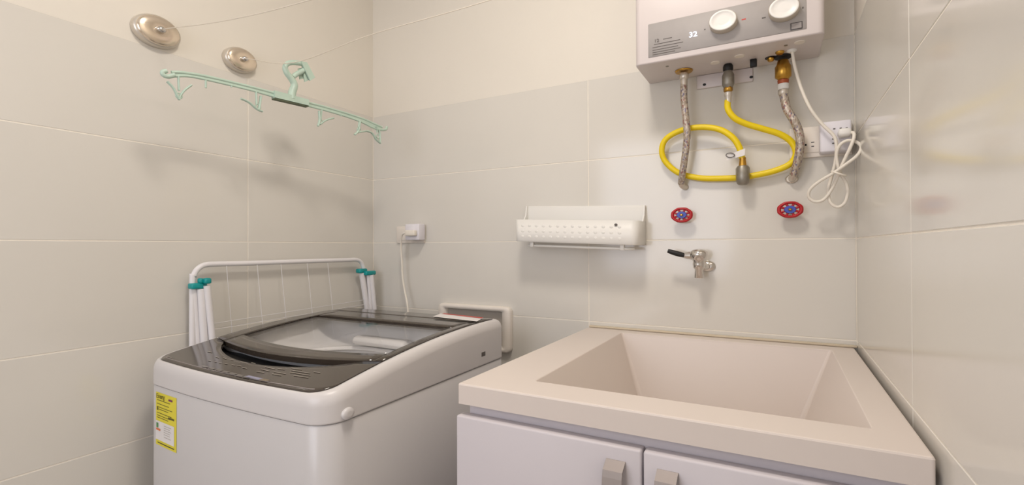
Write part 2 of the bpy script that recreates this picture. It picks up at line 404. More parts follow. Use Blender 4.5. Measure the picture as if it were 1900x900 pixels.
for k in range(7):
    x = 378+k*13; y = 678+k*3.3
    a, b = onpanel(x, y), onpanel(x+11, y+2.8); n = Vector((0, .009, 0)); t = Vector((0, 0, .0005))
    bm_.add([a-n+t, b-n+t, b+t, a+t], [[0, 1, 2, 3]])
bm_.build('touch_buttons', mat('grey_touch_keys', s2l(112, 106, 102), .3), ctl)
a, b = onpanel(462, 697), onpanel(488, 703); n = Vector((0, .010, 0)); t = Vector((0, 0, .0006))
MB().add([a-n+t, b-n+t, b+t, a+t], [[0, 1, 2, 3]]).build('display', mat('blue_grey_display', s2l(150, 150, 176), .25), ctl, 'small bluish display window')
a, b = onpanel(489, 703), onpanel(502, 706)
MB().add([a-n+t, b-n+t, b+t, a+t], [[0, 1, 2, 3]]).build('display', mat('tan_display', s2l(128, 112, 92), .3), ctl)
# warning sticker on the rear panel
def onrear(px, py): return atz(.791, px, py)
q = [onrear(*c) for c in ((803, 588), (885, 597), (897, 590), (818, 582))]
MB().add([v+Vector((0, 0, .0008)) for v in q], [[0, 1, 2, 3]]).build('warning_sticker', M_PAPER, cap_o, 'white warning sticker with a red strip')
q = [onrear(*c) for c in ((820, 583.0), (893, 591.6), (897, 590), (824, 582.2))]
MB().add([v+Vector((0, 0, .0014)) for v in q], [[0, 1, 2, 3]]).build('red_strip', M_REDINK, cap_o)
# energy label
def onfront(px, py):
    y = -.84
    for _ in range(8):
        p = aty(y, px, py); y = yfront(max(WXL+.006, min(WXR-.006, p.x)), .0012)
    return p
e0, e1 = onfront(290, 724), onfront(328, 741)
zb = onfront(328, 841).z; zt = e1.z
ex0, ex1 = e0.x, e1.x; zt = (e0.z+e1.z)/2; zb = (onfront(290, 823).z+onfront(328, 841).z)/2
def lab(m, u0, u1, v0, v1, off):
    n = 8; a = []; b = []
    for k in range(n+1):
        x = ex0+(ex1-ex0)*(u0+(u1-u0)*k/n); y = yfront(x, .0012)-off
        a.append(Vector((x, y, zb+(zt-zb)*v0))); b.append(Vector((x, y, zb+(zt-zb)*v1)))
    m.add(a+b, [[k, k+1, n+2+k, n+1+k] for k in range(n)]); return m
lb = lab(MB(), 0, 1, 0, 1, .0006).build('energy_label', M_YELLOW, wm, 'yellow energy label')
lab(MB(), .0, .90, .10, .46, .0010).build('label_field', M_PAPER, lb)
k = MB()
for v in (.86, .79, .73, .69, .62, .57, .53): lab(k, .06, random.uniform(.6, .92), v-.012, v, .0010)
for v in (.03, ): lab(k, .1, .9, v+.01, v+.03, .0010)
lab(k, .62, .9, .565, .60, .0012); lab(k, .06, .12, .66, .72, .0012)
k.build('label_printing', M_INK, lb)['kind'] = 'stuff'
k = MB()
for v in (.41, .37, .33, .29, .25, .2): lab(k, .42, random.uniform(.7, .84), v-.008, v, .0014)
k.build('label_printing', M_PRINT, lb)['kind'] = 'stuff'
lab(MB(), .64, .82, .90, .935, .0014).build('label_mark', M_PURINK, lb)
lab(MB(), .04, .14, .33, .42, .0014).build('label_mark', M_GREENINK, lb); lab(MB(), .03, .24, .28, .32, .0014).build('label_mark', M_ORINK, lb)
tx = MB().text('Energía', (ex1-ex0)*.155, Matrix.Translation((ex0+(ex1-ex0)*.08, yfront(ex0+(ex1-ex0)*.3, .0012)-.0016, zb+(zt-zb)*.895)) @ Matrix.Rotation(PI/2, 4, 'X'), .0002)
tx.build('label_heading', M_INK, lb)
# side details
p = atx(WXR, 645, 767); MB().lathe((WXR-.004, p.y, p.z), [(.014, 0), (.014, .006), (.012, .009), (.006, .010)], 'x', 24, .8).build('side_plug', M_WASHT, wm, 'round white plug on the right side')
p = atx(WXR, 897, 657); MB().box((WXR-.003, p.y-.010, p.z-.006), (WXR+.0006, p.y+.010, p.z+.006), .001).build('side_slot', M_PRINTD, wm)
for x in (WXL+.06, WXR-.06):
    for y in (WYF+.07, WYB-.06): MB().lathe((x, y, 0), [(.024, 0), (.024, .012), (.014, .016), (.014, .034)]).build('foot', M_BLACK, wm)

# ------------------------------------------------------------------ sink and its cabinet
SX0, SX1, SYF, SZ = .9005, 1.5800, -.709, .75
def rect(x0, x1, y0, y1, z): return [Vector((x0, y0, z)), Vector((x1, y0, z)), Vector((x1, y1, z)), Vector((x0, y1, z))]
def rectr(x0, x1, y0, y1, z, r): return rr(x0, x1, y0, y1, r, z, 4)
SB = .713
sk = MB()
B0, B1, B2, B3 = 1.018, 1.531, -.631, -.056
sk.loft([rectr(SX0+.03, SX1-.03, SYF+.03, -.03, SB, .004), rectr(SX0, SX1, SYF, -.0015, SB, .004), rectr(SX0, SX1, SYF, -.0015, SZ-.003, .004), rectr(SX0+.001, SX1-.001, SYF+.001, -.0015, SZ-.0008, .004), rectr(SX0+.003, SX1-.003, SYF+.003, -.0045, SZ, .004),
         rectr(B0, B1, B2, B3, SZ, .006), rectr(B0+.0015, B1-.0015, B2+.0015, B3-.0015, SZ-.0012, .006), rectr(B0+.003, B1-.003, B2+.003, B3-.002, SZ-.005, .006),
         rectr(1.083, 1.466, -.55, -.10, .572, .012), rectr(1.089, 1.460, -.545, -.106, .566, .012)], cap0=False, smooth=False)
sink = tag(sk.build('laundry_sink', M_SINK), 'ivory rectangular laundry sink with deep sloping basin', 'sink')
p = atz(.566, 1463, 770)
MB().lathe((p.x, p.y, .5665), [(.030, 0), (.030, .003), (.022, .004), (.020, .001)], seg=24).build('drain', M_DRAIN, sink, 'dark round drain')
cb = empty('sink_cabinet', ((SX0+SX1)/2, -.35, 0), 'white two door cabinet under the ivory sink', 'cabinet')
m = MB()
for a, b in (((.915, -.690, .06), (.930, -.01, .7125)), ((1.559, -.690, .06), (1.574, -.01, .7125)), ((.930, -.022, .06), (1.559, -.01, .7125)), ((.930, -.690, .06), (1.559, -.022, .075)), ((.930, -.690, .655), (1.559, -.672, .7125))): m.box(a, b)
m.build('body', M_CAB, cb)
MB().box((.93, -.65, 0), (1.56, -.03, .06)).build('plinth', M_CAB, cb)
DZ = .6935
for x0, x1, hx in ((.9010, 1.2365, 1.183), (1.2395, 1.5740, 1.2600)):
    d = MB().box((x0, -.715, .075), (x1, -.6905, DZ), .0035, 2).build('door', M_CAB, cb)
    h = MB(); pr = []
    for k in range(13):
        t = k/12; pr.append((t, math.sin(PI*t)**.22 if 0 < t < 1 else 0))
    w = .030; ring = []
    for t, b_ in pr:
        z = DZ-.021-.115*t; y = -.7165-.024*b_
        ring.append([Vector((hx, y, z)), Vector((hx+w, y, z)), Vector((hx+w, y+.006, z)), Vector((hx, y+.006, z))])
    h.loft(ring, smooth=False); h.build('handle', M_HANDLE, d, 'curved grey metal strap handle')

# ------------------------------------------------------------------ water heater
HX0, HX1, HY, HZ0, HZ1 = 1.090, 1.514, -.163, 1.475, 1.96
wh = empty('water_heater', ((HX0+HX1)/2, -.08, HZ0), 'white wall mounted gas water heater with grey control panel', 'water heater')
def hsec(i, z): return rr(HX0+i, HX1-i, HY+i, -.001, .012, z, 5)
def hrect(i, z, r=.014):
    x0, x1, y0, y1 = HX0+i, HX1-i, HY+i, -.001; pts = []
    for cx, cy, a0, q in ((x0+r, y0+r, PI, r), (x1-r, y0+r, 1.5*PI, r), (x1-.003, y1-.003, 0, .003), (x0+.003, y1-.003, PI/2, .003)):
        for k in range(6):
            a = a0+PI/2*k/5; pts.append(Vector((cx+q*math.cos(a), cy+q*math.sin(a), z)))
    return pts
MB().loft([hrect(.003, HZ0), hrect(.0006, HZ0+.0012), hrect(0, HZ0+.004), hrect(0, HZ1-.004), hrect(.004, HZ1)]).build('body', M_HEAT, wh)
def fr(px, py, off=0): return aty(HY-off, px, py)
PZ0, PZ1, PXA, PXB = 1.490, 1.5775, 1.125, 1.479
pn = MB().box((PXA, HY-.0016, PZ0), (PXB, HY+.002, PZ1), .001, 1).build('control_panel', M_PANEL, wh, 'silver grey control panel')
for cx, lbl in ((1.306, None), (1.434, None)):
    kb = MB().lathe((cx, HY-.0016, 1.540), [(.0315, 0), (.0315, .018), (.030, .020)], 'y', 40, .8).build('knob', M_KNOBS, wh, 'round white rotary knob')
    MB().lathe((cx, HY-.0216, 1.540), [(.030, 0), (.0300, .0012), (.0285, .002), (.0245, .002), (.0235, .001), (.012, .0014)], 'y', 40, .8).build('knob_face', M_KNOB, kb)
RX = Matrix.Rotation(PI/2, 4, 'X')
def htext(s, x, z, size, m, name='panel_lettering', sx=1): MB().text(s, size, Matrix.Translation((x, HY-.0022, z)) @ RX @ Matrix.Diagonal((sx, 1, 1, 1)), .0003).build(name, m, pn)
htext('32', 1.2255, 1.522, .018, M_LED, 'led_digits', 1.15)
htext('12', 1.140, 1.5265, .0115, M_PRINTD, sx=1.15)
pl = MB()
for k, (x0, x1) in enumerate(((1.163, 1.185), (1.140, 1.205), (1.136, 1.212), (1.136, 1.20), (1.136, 1.206), (1.136, 1.192))):
    z = (1.531, 1.5215, 1.514, 1.507, 1.501, 1.4955)[k]; pl.box((x0, HY-.0020, z-.0009), (x1, HY-.0012, z+.0009))
pl.build('panel_lettering', M_PRINTD, pn)
MB().box((1.346, HY-.0020, 1.5385), (1.355, HY-.0012, 1.5415)).build('panel_mark', M_REDINK, pn)
k = MB(); k.box((1.262, HY-.0020, 1.533), (1.265, HY-.0012, 1.536)); k.box((1.389, HY-.0020, 1.5325), (1.397, HY-.0012, 1.5355)); k.box((1.4705, HY-.0020, 1.537), (1.4735, HY-.0012, 1.541)); k.build('panel_mark', M_PRINTD, pn)['kind'] = 'stuff'
bd = MB().box((1.447, HY-.0024, 1.492), (1.471, HY-.0012, 1.509), .0005, 1).build('badge', M_BADGED, pn, 'small grey square badge')
MB().box((1.449, HY-.0028, 1.4945), (1.469, HY-.0020, 1.507)).build('badge_face', M_BADGE, bd)
# underside fittings
MB().box((1.222, -.006, 1.437), (1.363, -.0005, HZ0-.0005), .002).build('wall_bracket', M_HEAT, wh, 'white steel mounting plate')
for px, py in ((1307, 157), (1394, 143)): p = aty(-.006, px, py); MB().lathe((p.x, -.0055, p.z), [(.0045, 0), (.0045, .001)], 'y', 14, .8).build('screw_hole', M_BLACK, wh)
for px, py, r in ((1238, 123, .004), (1458, 84, .004)): p = atz(HZ0, px, py); MB().lathe((p.x, p.y, HZ0-.001), [(r, 0), (r, .0012)], seg=14).build('screw', M_NICK, wh)
for px, py in ((1327, 116), (1372, 104), (1484, 78)): p = atz(HZ0, px, py); MB().lathe((p.x, p.y, HZ0-.0015), [(.011, 0), (.012, .0016)], seg=18).build('embossed_ring', M_PLATE, wh)
p = atz(HZ0, 1398, 110); MB().box((p.x-.008, p.y-.006, HZ0-.020), (p.x+.008, p.y+.006, HZ0-.0005), .002).build('drain_plug', M_BLACK, wh, 'black rubber plug')
p = atz(HZ0, 1430, 107)
MB().lathe((p.x, p.y, HZ0-.0015), [(.013, 0), (.013, .0016)], seg=20).build('port_ring', M_BLACK, wh); MB().lathe((p.x, p.y, HZ0-.010), [(.005, 0), (.008, .003), (.008, .0095)], seg=16).build('brass_stub', M_BRASS, wh)
p = atz(HZ0, 1447, 96); MB().lathe((p.x, p.y, HZ0-.006), [(.007, 0), (.010, .003), (.010, .0058)], seg=16).build('brass_stub', M_BRASS, wh)

# ------------------------------------------------------------------ hoses under the heater
YH = -.058
def Z(px, py, y=YH): return aty(y, px, py)
def vert(parent, name, m, cx, cy, pys, rs, ref, seg=24):
    prof = []
    for py, r in zip(pys, rs): prof.append((r, min(aty(cy, ref, py).z, HZ0-.0008)))
    o = MB().lathe((cx, cy, 0), [(r, z) for r, z in prof], seg=seg); return o.build(name, m, parent)
# cold water hose
c = atz(HZ0, 1269, 131); cx, cy = c.x, c.y
hz = HZ0-.0005
h1 = empty('braided_hose', (cx, cy, 1.17), 'straight braided steel hose with small brass collar, left under the heater', 'hose', 'braided water hoses')
MB().lathe((cx, cy, hz-.004), [(.021, 0), (.023, .002), (.023, .0038)], seg=28).build('brass_flange', M_BRASS, h1)
vert(h1, 'collar_nut', M_REELB, cx, cy, (148, 146, 140, 136), (.010, .0125, .0125, .011), 1268, 6)
vert(h1, 'crimp_sleeve', M_REELB, cx, cy, (160, 158, 148), (.0088, .0092, .0092), 1268)
path = [Vector((cx, cy, Z(1269, 154, cy).z)), aty(cy, 1269, 180), aty(cy, 1272, 215), aty(cy+.005, 1275, 250), aty(cy+.016, 1271, 290), aty(cy+.03, 1266, 325), aty(cy+.042, 1264, 341)]
MB().tube(path, .0092, 16, 10).build('hose_body', M_BRAID, h1)
p = path[-1]; MB().tube([p+Vector((0, -.004, .006)), p+Vector((.002, .004, -.004)), Vector((p.x+.008, -.002, p.z-.008))], .0085, 16, 6).build('wall_elbow', M_REELB, h1)
# hot water hose
c = atz(HZ0, 1452, 112); cx, cy = aty(-.05, 1453, 130).x, -.05
h2 = empty('braided_hose', (cx, cy, 1.17), 'bent braided steel hose below a large brass fitting and white tape', 'hose', 'braided water hoses')
MB().lathe((cx, cy, hz-.0035), [(.019, 0), (.021, .0016), (.021, .0033)], seg=28).build('port_ring', M_BLACK, h2)
def zz(py, ref, y): return aty(y, ref, py).z
vert(h2, 'brass_fitting', M_BRASS, cx, cy, (150, 146, 143, 124, 120, 112), (.010, .014, .0185, .0185, .015, .012), 1453, 16)
vert(h2, 'sealant_ring', M_COPPER, cx, cy, (156, 149), (.012, .013), 1453)
vert(h2, 'thread_tape', M_TAPE, cx, cy, (166, 164, 156), (.011, .0125, .0125), 1454)
vert(h2, 'collar_nut', M_REELB, cx, cy, (177, 174, 167, 165), (.009, .012, .012, .010), 1455, 8)
path = [Vector((cx, cy, zz(174, 1455, cy))), aty(cy, 1456, 186), aty(cy-.002, 1461, 204), aty(cy-.002, 1474, 225), aty(cy+.002, 1483, 248), aty(cy+.008, 1484, 275), aty(cy+.018, 1479, 302), aty(cy+.03, 1472, 326)]
MB().tube(path, .0098, 16, 10).build('hose_body', M_BRAID, h2)
p = path[-1]; MB().tube([p+Vector((0, -.003, .004)), p+Vector((-.002, .006, -.004)), Vector((p.x-.003, -.002, p.z-.006))], .009, 16, 6).build('wall_elbow', M_REELB, h2)
MB().lathe((p.x-.003, -.0005, p.z-.006), [(.015, 0), (.015, .003), (.012, .005)], 'y', 24, .75).build('wall_flange', M_REELB, h2)
# gas hose
cy = YH; cx = aty(cy, 1351, 150).x
g1 = empty('gas_hose', (cx, cy, 1.17), 'yellow gas hose coiled in a loop below the heater', 'hose')
vert(g1, 'black_inlet', M_BLACK, cx, cy, (134, 130, 124, 119), (.009, .0125, .0125, .010), 1350)
vert(g1, 'zinc_union', M_NICK, cx, cy, (164, 160, 157, 140, 134, 128), (.010, .013, .0150, .0150, .011, .009), 1350, 12)
vert(g1, 'brass_nut', M_BRASS, cx, cy, (171, 169, 163, 160), (.009, .0115, .0115, .010), 1350, 6)
vert(g1, 'brass_ferrule', M_REELB, cx, cy, (191, 188, 180, 178, 172), (.007, .0082, .0082, .010, .010), 1350)
gp = [(1350, 186, 0), (1351, 203, 0), (1363, 219, .004), (1385, 230, .012), (1415, 239, .02), (1447, 249, .028), (1469, 264, .034), (1477, 285, .036), (1466, 304, .038), (1437, 317, .04), (1402, 325, .041), (1376, 329, .043), (1340, 331, .043), (1296, 330, .042), (1258, 320, .040), (1234, 299, .036), (1228, 277, .03), (1237, 257, .026), (1264, 242, .022), (1300, 236, .018), (1334, 240, .014), (1358, 254, .012), (1371, 272, .012), (1377, 293, .014)]
MB().tube([aty(cy+d, a, b) for a, b, d in gp], .0080, 14, 8).build('hose_body', M_GAS, g1)
cx2 = aty(cy+.016, 1378, 310).x; c2 = cy+.016
vert(g1, 'brass_ferrule', M_BRASS, cx2, c2, (310, 307, 297, 293), (.009, .0095, .0078, .0085), 1377)
vert(g1, 'zinc_nut', M_NICK, cx2, c2, (343, 340, 331, 312, 308), (.010, .014, .0165, .0165, .013), 1378, 8)
p = aty(c2, 1378, 330); MB().tube([Vector((cx2, c2, p.z)), Vector((cx2, -.0005, p.z))], .012, 14, smooth=False).build('wall_stub', M_NICK, g1)
# white tag with its ring
q = aty(c2-.012, 1377, 283); w_ = aty(c2-.014, 1357, 290)
tg = MB().add([q+Vector((.007, 0, .010)), q+Vector((.006, 0, -.008)), w_+Vector((-.012, 0, -.010)), w_+Vector((-.010, 0, .004))], [[0, 1, 2, 3]])
bmx = MB(); vs = tg.v; back = [v+Vector((0, .0012, 0)) for v in vs]
bmx.add(vs+back, [[0, 1, 2, 3], [7, 6, 5, 4], [0, 4, 5, 1], [1, 5, 6, 2], [2, 6, 7, 3], [3, 7, 4, 0]]); t_o = bmx.build('paper_tag', M_PAPER, g1, 'small white paper tag')
ring = [aty(c2-.016, 1355+8*math.cos(a), 288+4*math.sin(a)) for a in [2*PI*k/16 for k in range(17)]]
MB().tube(ring, .0012, 6, smooth=False).build('tag_ring', M_PRINTD, t_o)

# ------------------------------------------------------------------ red valve wheels
def valve(px, py, R, label):
    c = aty(-.030, px, py); v = empty('valve_wheel', (c.x, -.03, c.z-R*.73), label, 'valve', 'red valve wheels')
    S = .72; seg = 64; m = MB()
    rings = []
    for q in range(10):                                      # scalloped rim of round section
        b = 2*PI*q/10; ring = []
        for k in range(seg):
            a = 2*PI*k/seg; am = (a+PI/8) % (PI/4)-PI/8; oc = math.cos(PI/8)/math.cos(am); oc = .5*oc+.5; rad = R*.84*oc+R*.155*math.cos(b)
            ring.append(Vector((c.x+rad*math.cos(a), -.03-R*.17*math.sin(b), c.z+rad*math.sin(a)*S)))
        rings.append(ring)
    rings.append(rings[0]); m.loft(rings, False, False); rim = m.build('rim', M_RED, v)
    for k in range(8):
        a = PI/8+2*PI*k/8; d = Vector((math.cos(a), 0, math.sin(a)*S))
        o = MB().tube([Vector((c.x, -.03, c.z))+d*R*.35, Vector((c.x, -.03, c.z))+d*R*.84], .0029, 8, smooth=False).build('spoke', M_RED, v)
    MB().lathe((c.x, -.027, c.z), [(R*.45, 0), (R*.45, .006), (R*.40, .008)], 'y', 30, S).build('hub_disc', M_BLUE, v, 'blue metal hub disc')
    MB().lathe((c.x, -.032, c.z), [(R*.15, 0), (R*.15, .006), (R*.08, .007)], 'y', 6, S).build('nut', M_BRASS, v)
    MB().lathe((c.x, -.0005, c.z), [(R*.3, 0), (R*.3, .0012), (R*.2, .006), (R*.2, .03)], 'y', 20, S).build('stem', M_BRASS, v)
valve(1265, 399, .0305, 'red valve wheel with blue hub, nearer the white wall caddy')
valve(1466, 389, .0305, 'red valve wheel with blue hub below the bent hose')

# ------------------------------------------------------------------ faucet
fx, fy = 1.231, -.052
fa = empty('faucet', (fx, fy, .912), 'chrome wall tap with a black tipped lever', 'faucet')
cz = aty(fy, 1299, 490).z
p = aty(-.001, 1310, 494)
MB().lathe((p.x+.004, -.0005, p.z), [(.021, 0), (.021, .003), (.016, .007), (.010, .009)], 'y', 28, .74).build('wall_flange', M_CHROME, fa)
MB().tube([Vector((p.x+.004, -.004, p.z)), Vector((p.x+.002, -.03, p.z+.001)), Vector((fx, fy, cz))], .0085, 16, 8).build('inlet_pipe', M_CHROME, fa)
def zf(py): return aty(fy, 1297, py).z
MB().lathe((fx, fy, 0), [(.0112, zf(516)), (.0122, zf(515)), (.0105, zf(500)), (.0150, zf(497)), (.0160, zf(490)), (.0150, zf(485)), (.0185, zf(481)), (.0240, zf(474)), (.0225, zf(467)), (.0145, zf(463.5)), (.004, zf(462.2))], seg=28).build('tap_body', M_CHROME, fa)
a, b, c_ = aty(fy, 1290, 474), aty(fy, 1272, 474), aty(fy, 1264, 471)
MB().tube([a, b, c_], .0052, 12, 6, rr=lambda t: .0130-.0090*t).build('lever', M_CHROME, fa)
t0, t1, t2 = aty(fy-.002, 1270, 474), aty(fy-.004, 1254, 470), aty(fy-.006, 1239, 465.5)
MB().tube([t0, t1, t2], .005, 12, 8, rr=lambda t: .0038+.0034*math.sin(PI*(.25+.6*t))).build('lever_grip', M_BLACK, fa, 'black plastic grip')

# ------------------------------------------------------------------ white wall caddy
ca = empty('wall_caddy', (.885, -.05, 1.003), 'white plastic wall caddy with dimpled front above the sink', 'caddy')
TILT = .036
def tl(v): return Vector((v.x, v.y, v.z-(v.x-.885)*TILT))
KX0, KX1, KZ0, KZ1, KYF = .690, 1.078, 1.010, 1.078, -.100
m = MB().box((.692, -.006, 1.012), (1.078, -.0008, 1.126), .002)
m.xform(tl).build('back_plate', M_PLAST, ca)
def u_out(i, z):
    r = .022-i; pts = []
    x0, x1, y0 = KX0+i, KX1-i, KYF+i
    for cx, a0 in ((x0+r, PI), (x1-r, 1.5*PI)):
        if a0 == PI: pts.append(Vector((x0, -.006, z)))
        for k in range(7):
            a = a0+PI/2*k/6; pts.append(Vector((cx+r*math.cos(a), y0+r+r*math.sin(a), z)))
    pts.append(Vector((x1, -.006, z))); return pts
def side(v, top): return v
m = MB(); O0, O1, I1, I0 = u_out(0, KZ0), u_out(0, KZ1), u_out(.004, KZ1), u_out(.004, KZ0+.004)
m.loft([u_out(.004, KZ0-.001), u_out(.0, KZ0+.004), O1, I1, I0], True, True, True, True)
for i in range(len(m.sm)): pass
basket = m.xform(tl).build('basket', M_PLAST, ca)
for sx in (KX0, KX1-.004):      # side cheeks rising to the back plate
    xs = (sx, sx+.004); pf = [(-.006, 1.0775), (-.006, 1.126), (-.012, 1.126), (-.020, 1.095), (-.034, 1.0775)]
    m = MB(); n = len(pf); m.add([(x, y, z) for x in xs for y, z in pf], [list(range(n))[::-1], list(range(n, 2*n))]+[[i, (i+1) % n, n+(i+1) % n, n+i] for i in range(n)])
    m.xform(tl).build('side_cheek', M_PLAST, ca)
first = None
for r_ in range(3):
    for k in range(14):
        x = .722+k*.0235; z = 1.026+r_*.0165
        if r_ == 2 and 5 <= k <= 7 : pass
        if first is None or True:
            m = MB().lathe((x, KYF+.0006, z), [(.0066, 0), (.0050, .0009), (.0025, .0013)], 'y', 10, .8)
        m.xform(tl).build('dimple', M_PLAST, basket)
p = aty(KYF, 1143, 417); MB().lathe((p.x, KYF-.0, p.z), [(.0045, 0), (.0045, .0024)], 'y', 14, .75).build('dark_hole', M_PRINTD, basket)
rail = [(.745, -.030, 1.0), (.726, -.055, .9985), (.735, -.075, .998), (.80, -.080, .998), (.90, -.081, .998), (1.02, -.080, .998), (1.050, -.073, .998), (1.056, -.055, .9985), (1.040, -.03, 1.0)]
MB().tube([Vector(q) for q in rail], .0038, 10, 6).xform(tl).build('towel_rail', M_PLAST, ca)
for x in (.745, 1.03): MB().box((x-.006, -.086, .9935), (x+.006, -.072, 1.0105), .002).xform(tl).build('rail_clip', M_PLAST, ca)

# ------------------------------------------------------------------ washer outlet, adaptor and cord
ou = empty('wall_outlet', (.195, -.001, 1.014), 'white wall outlet plate behind the washing machine', 'outlet')
MB().box((.128, -.0075, 1.0145), (.262, -.0005, 1.079), .002).build('plate', M_PLATE, ou)
MB().box((.140, -.009, 1.024), (.250, -.0072, 1.070), .001).build('insert', M_PLATE, ou)
ad = empty('plug_adaptor', (.212, -.03, 1.02), 'cool white cube adaptor plugged into the left outlet plate', 'adaptor')
a0, a1 = aty(-.045, 752, 446), aty(-.045, 776, 415)
MB().box((a0.x, -.047, a0.z), (a1.x+.004, -.0095, a1.z), .004).build('body', M_COOLPL, ad)
pc = empty('power_cord', (.19, -.03, .76), 'thin white power cord hanging down behind the washing machine', 'cord')
q0, q1 = aty(-.058, 753, 438), aty(-.058, 771, 429)
MB().box((q0.x, -.066, q0.z), (q1.x, -.0475, q1.z+.004), .004).build('plug', M_CORD, pc)
cpts = [(757, 433, -.060), (749, 433, -.060), (745, 440, -.055), (744, 460, -.045), (746, 490, -.04), (747, 515, -.04), (751, 540, -.04), (755, 560, -.045), (757, 580, -.05), (758, 620, -.06)]
MB().tube([aty(d, a, b) for a, b, d in cpts], .0036, 10, 8).build('cable', M_CORD, pc)

# ------------------------------------------------------------------ wall drain box
db = empty('drain_box', (.475, -.01, .64), 'white recessed drain box frame in the wall behind the washing machine', 'drain box')
m = MB(); dx0, dx1, dz0, dz1 = .334, .632, .643, .797
o4 = [rr(0, 1, 0, 1, .1, 0)]
def ringr(x0, x1, z0, z1, r, y):
    return [Vector((v.x, y, v.y)) for v in rr(x0, x1, z0, z1, r, 0, 5)]
m.loft([ringr(dx0, dx1, dz0, dz1, .018, -.0005), ringr(dx0, dx1, dz0, dz1, .018, -.016), ringr(dx0+.004, dx1-.004, dz0+.003, dz1-.003, .015, -.020), ringr(dx0+.030, dx1-.030, dz0+.016, dz1-.016, .006, -.020), ringr(dx0+.033, dx1-.033, dz0+.018, dz1-.018, .004, -.0012)], False, False)
m.build('frame', M_PLATE, db)
MB().box((dx0+.032, -.0014, dz0+.017), (dx1-.032, -.0006, dz1-.017)).build('back_panel', mat('grey_beige_box_back', s2l(176, 168, 158), .6), db)

# ------------------------------------------------------------------ heater outlet, cube adaptor, heater cord
ho = empty('wall_outlet', (1.52, -.001, 1.22), 'white double outlet plate beside the bent hose, in the right corner', 'outlet')
MB().box((1.446, -.0075, 1.222), (1.580, -.0005, 1.300), .002).build('plate', M_PLATE, ho)
MB().box((1.456, -.0090, 1.234), (1.570, -.0072, 1.290), .001).build('insert', M_PLATE, ho)
s_ = MB()
for px, py, w, h in ((1495, 269, .004, .0045), (1508, 264, .007, .0018), (1508, 271.5, .006, .0018)):
    p = aty(-.009, px, py); s_.box((p.x-w/2, -.0096, p.z-h/2), (p.x+w/2, -.0086, p.z+h/2))
s_.build('socket_slots', M_BLACK, ho)
ad2 = empty('plug_adaptor', (1.53, -.03, 1.24), 'cool white cube adaptor in the right corner outlet', 'adaptor')
a0, a1 = aty(-.045, 1530, 283), aty(-.045, 1577, 243)
MB().box((1.510, -.048, a0.z), (1.574, -.0095, 1.300), .004).build('body', M_COOLPL, ad2)
s_ = MB()
for px, py in ((1548, 232), (1560, 231), (1571, 230.5), (1546, 252), (1546, 258), (1546, 266)):
    p = aty(-.0482, px, py-1+8 if py < 240 else py); s_.box((p.x-.0022, -.0488, p.z-.0015), (p.x+.0022, -.0478, p.z+.0015))
s_.build('socket_slots', M_PRINTD, ad2)
hc = empty('heater_cord', (1.51, -.07, 1.11), 'white heater cord bundled into hanging loops in the corner', 'cord')
p = atz(HZ0, 1469, 93); cx_, cy_ = p.x, p.y
MB().lathe((cx_, cy_, HZ0-.006), [(.006, 0), (.011, .003), (.011, .0058)], seg=20).build('cable_gland', M_PLAST, hc)
q = aty(-.055, 1580, 248)
pg = MB().box((1.545, -.080, q.z-.008), (1.571, -.0485, q.z+.011), .006).build('plug', M_PLAST, hc)
c1 = [(1470, 96, cy_), (1475, 125, cy_), (1487, 165, cy_+.004), (1504, 202, -.08), (1526, 231, -.075), (1547, 252, -.072), (1552, 272, -.07), (1550, 300, -.064), (1543, 328, -.058), (1537, 352, -.055), (1540, 374, -.055), (1553, 384, -.055), (1567, 377, -.056), (1573, 357, -.058), (1570, 340, -.06), (1562, 326, -.064),
      (1556, 312, -.068), (1552, 288, -.072), (1558, 270, -.076), (1572, 261, -.078), (1588, 263, -.078), (1598, 273, -.08), (1590, 289, -.086), (1568, 306, -.088), (1545, 322, -.084), (1520, 337, -.074), (1503, 352, -.066), (1501, 366, -.06), (1512, 374, -.058), (1527, 371, -.058), (1541, 355, -.062), (1552, 333, -.070), (1560, 312, -.078), (1569, 292, -.084), (1578, 273, -.088), (1584, 257, -.086), (1584, 247, -.080), (1577, 246, -.072)]
MB().tube([aty(d, a, b) for a, b, d in c1], .0037, 10, 8).build('cable', M_CORD, hc)
tpts = [aty(-.080+.012*math.sin(2*PI*k/14), 1556+13*math.cos(2*PI*k/14), 322+4*math.cos(2*PI*k/14)) for k in range(15)]
MB().tube(tpts, .0022, 8, smooth=False).build('tie', M_CORD, hc)

# ------------------------------------------------------------------ clothesline reels and lines
def reel(px, py, R, label):
    c = atx(0, px, py); r_ = empty('clothesline_reel', (0, c.y, c.z-R*.72), label, 'clothesline reel', 'clothesline reels')
    MB().lathe((.0005, c.y, c.z), [(R, 0), (R, .012), (R*.97, .017), (R*.9, .019)], 'x', 48, .72).build('base_rim', M_REELB, r_)
    MB().lathe((.019, c.y, c.z), [(R*.90, 0), (R*.88, .004), (R*.8, .0065), (R*.6, .0085), (R*.35, .0095), (R*.2, .0085)], 'x', 48, .72).build('dome', M_REEL, r_)
    MB().lathe((.027, c.y, c.z), [(R*.2, 0), (R*.19, .008), (R*.13, .012), (R*.05, .013)], 'x', 24, .72).build('centre_boss', M_CHROME, r_)
    return Vector((.042, c.y, c.z))
l1 = reel(287, 60, .056, 'shiny metal clothesline reel, larger looking and nearer the left picture edge')
l2 = reel(442, 113, .050, 'shiny metal clothesline reel just above the mint hanger')
Y2 = l2.y
hk = Vector((aty(Y2, 545, 116).x, Y2, aty(Y2, 545, 116).z))
p1, p2 = aty(l1.y, 420, 38), aty(l1.y, 575, 0)
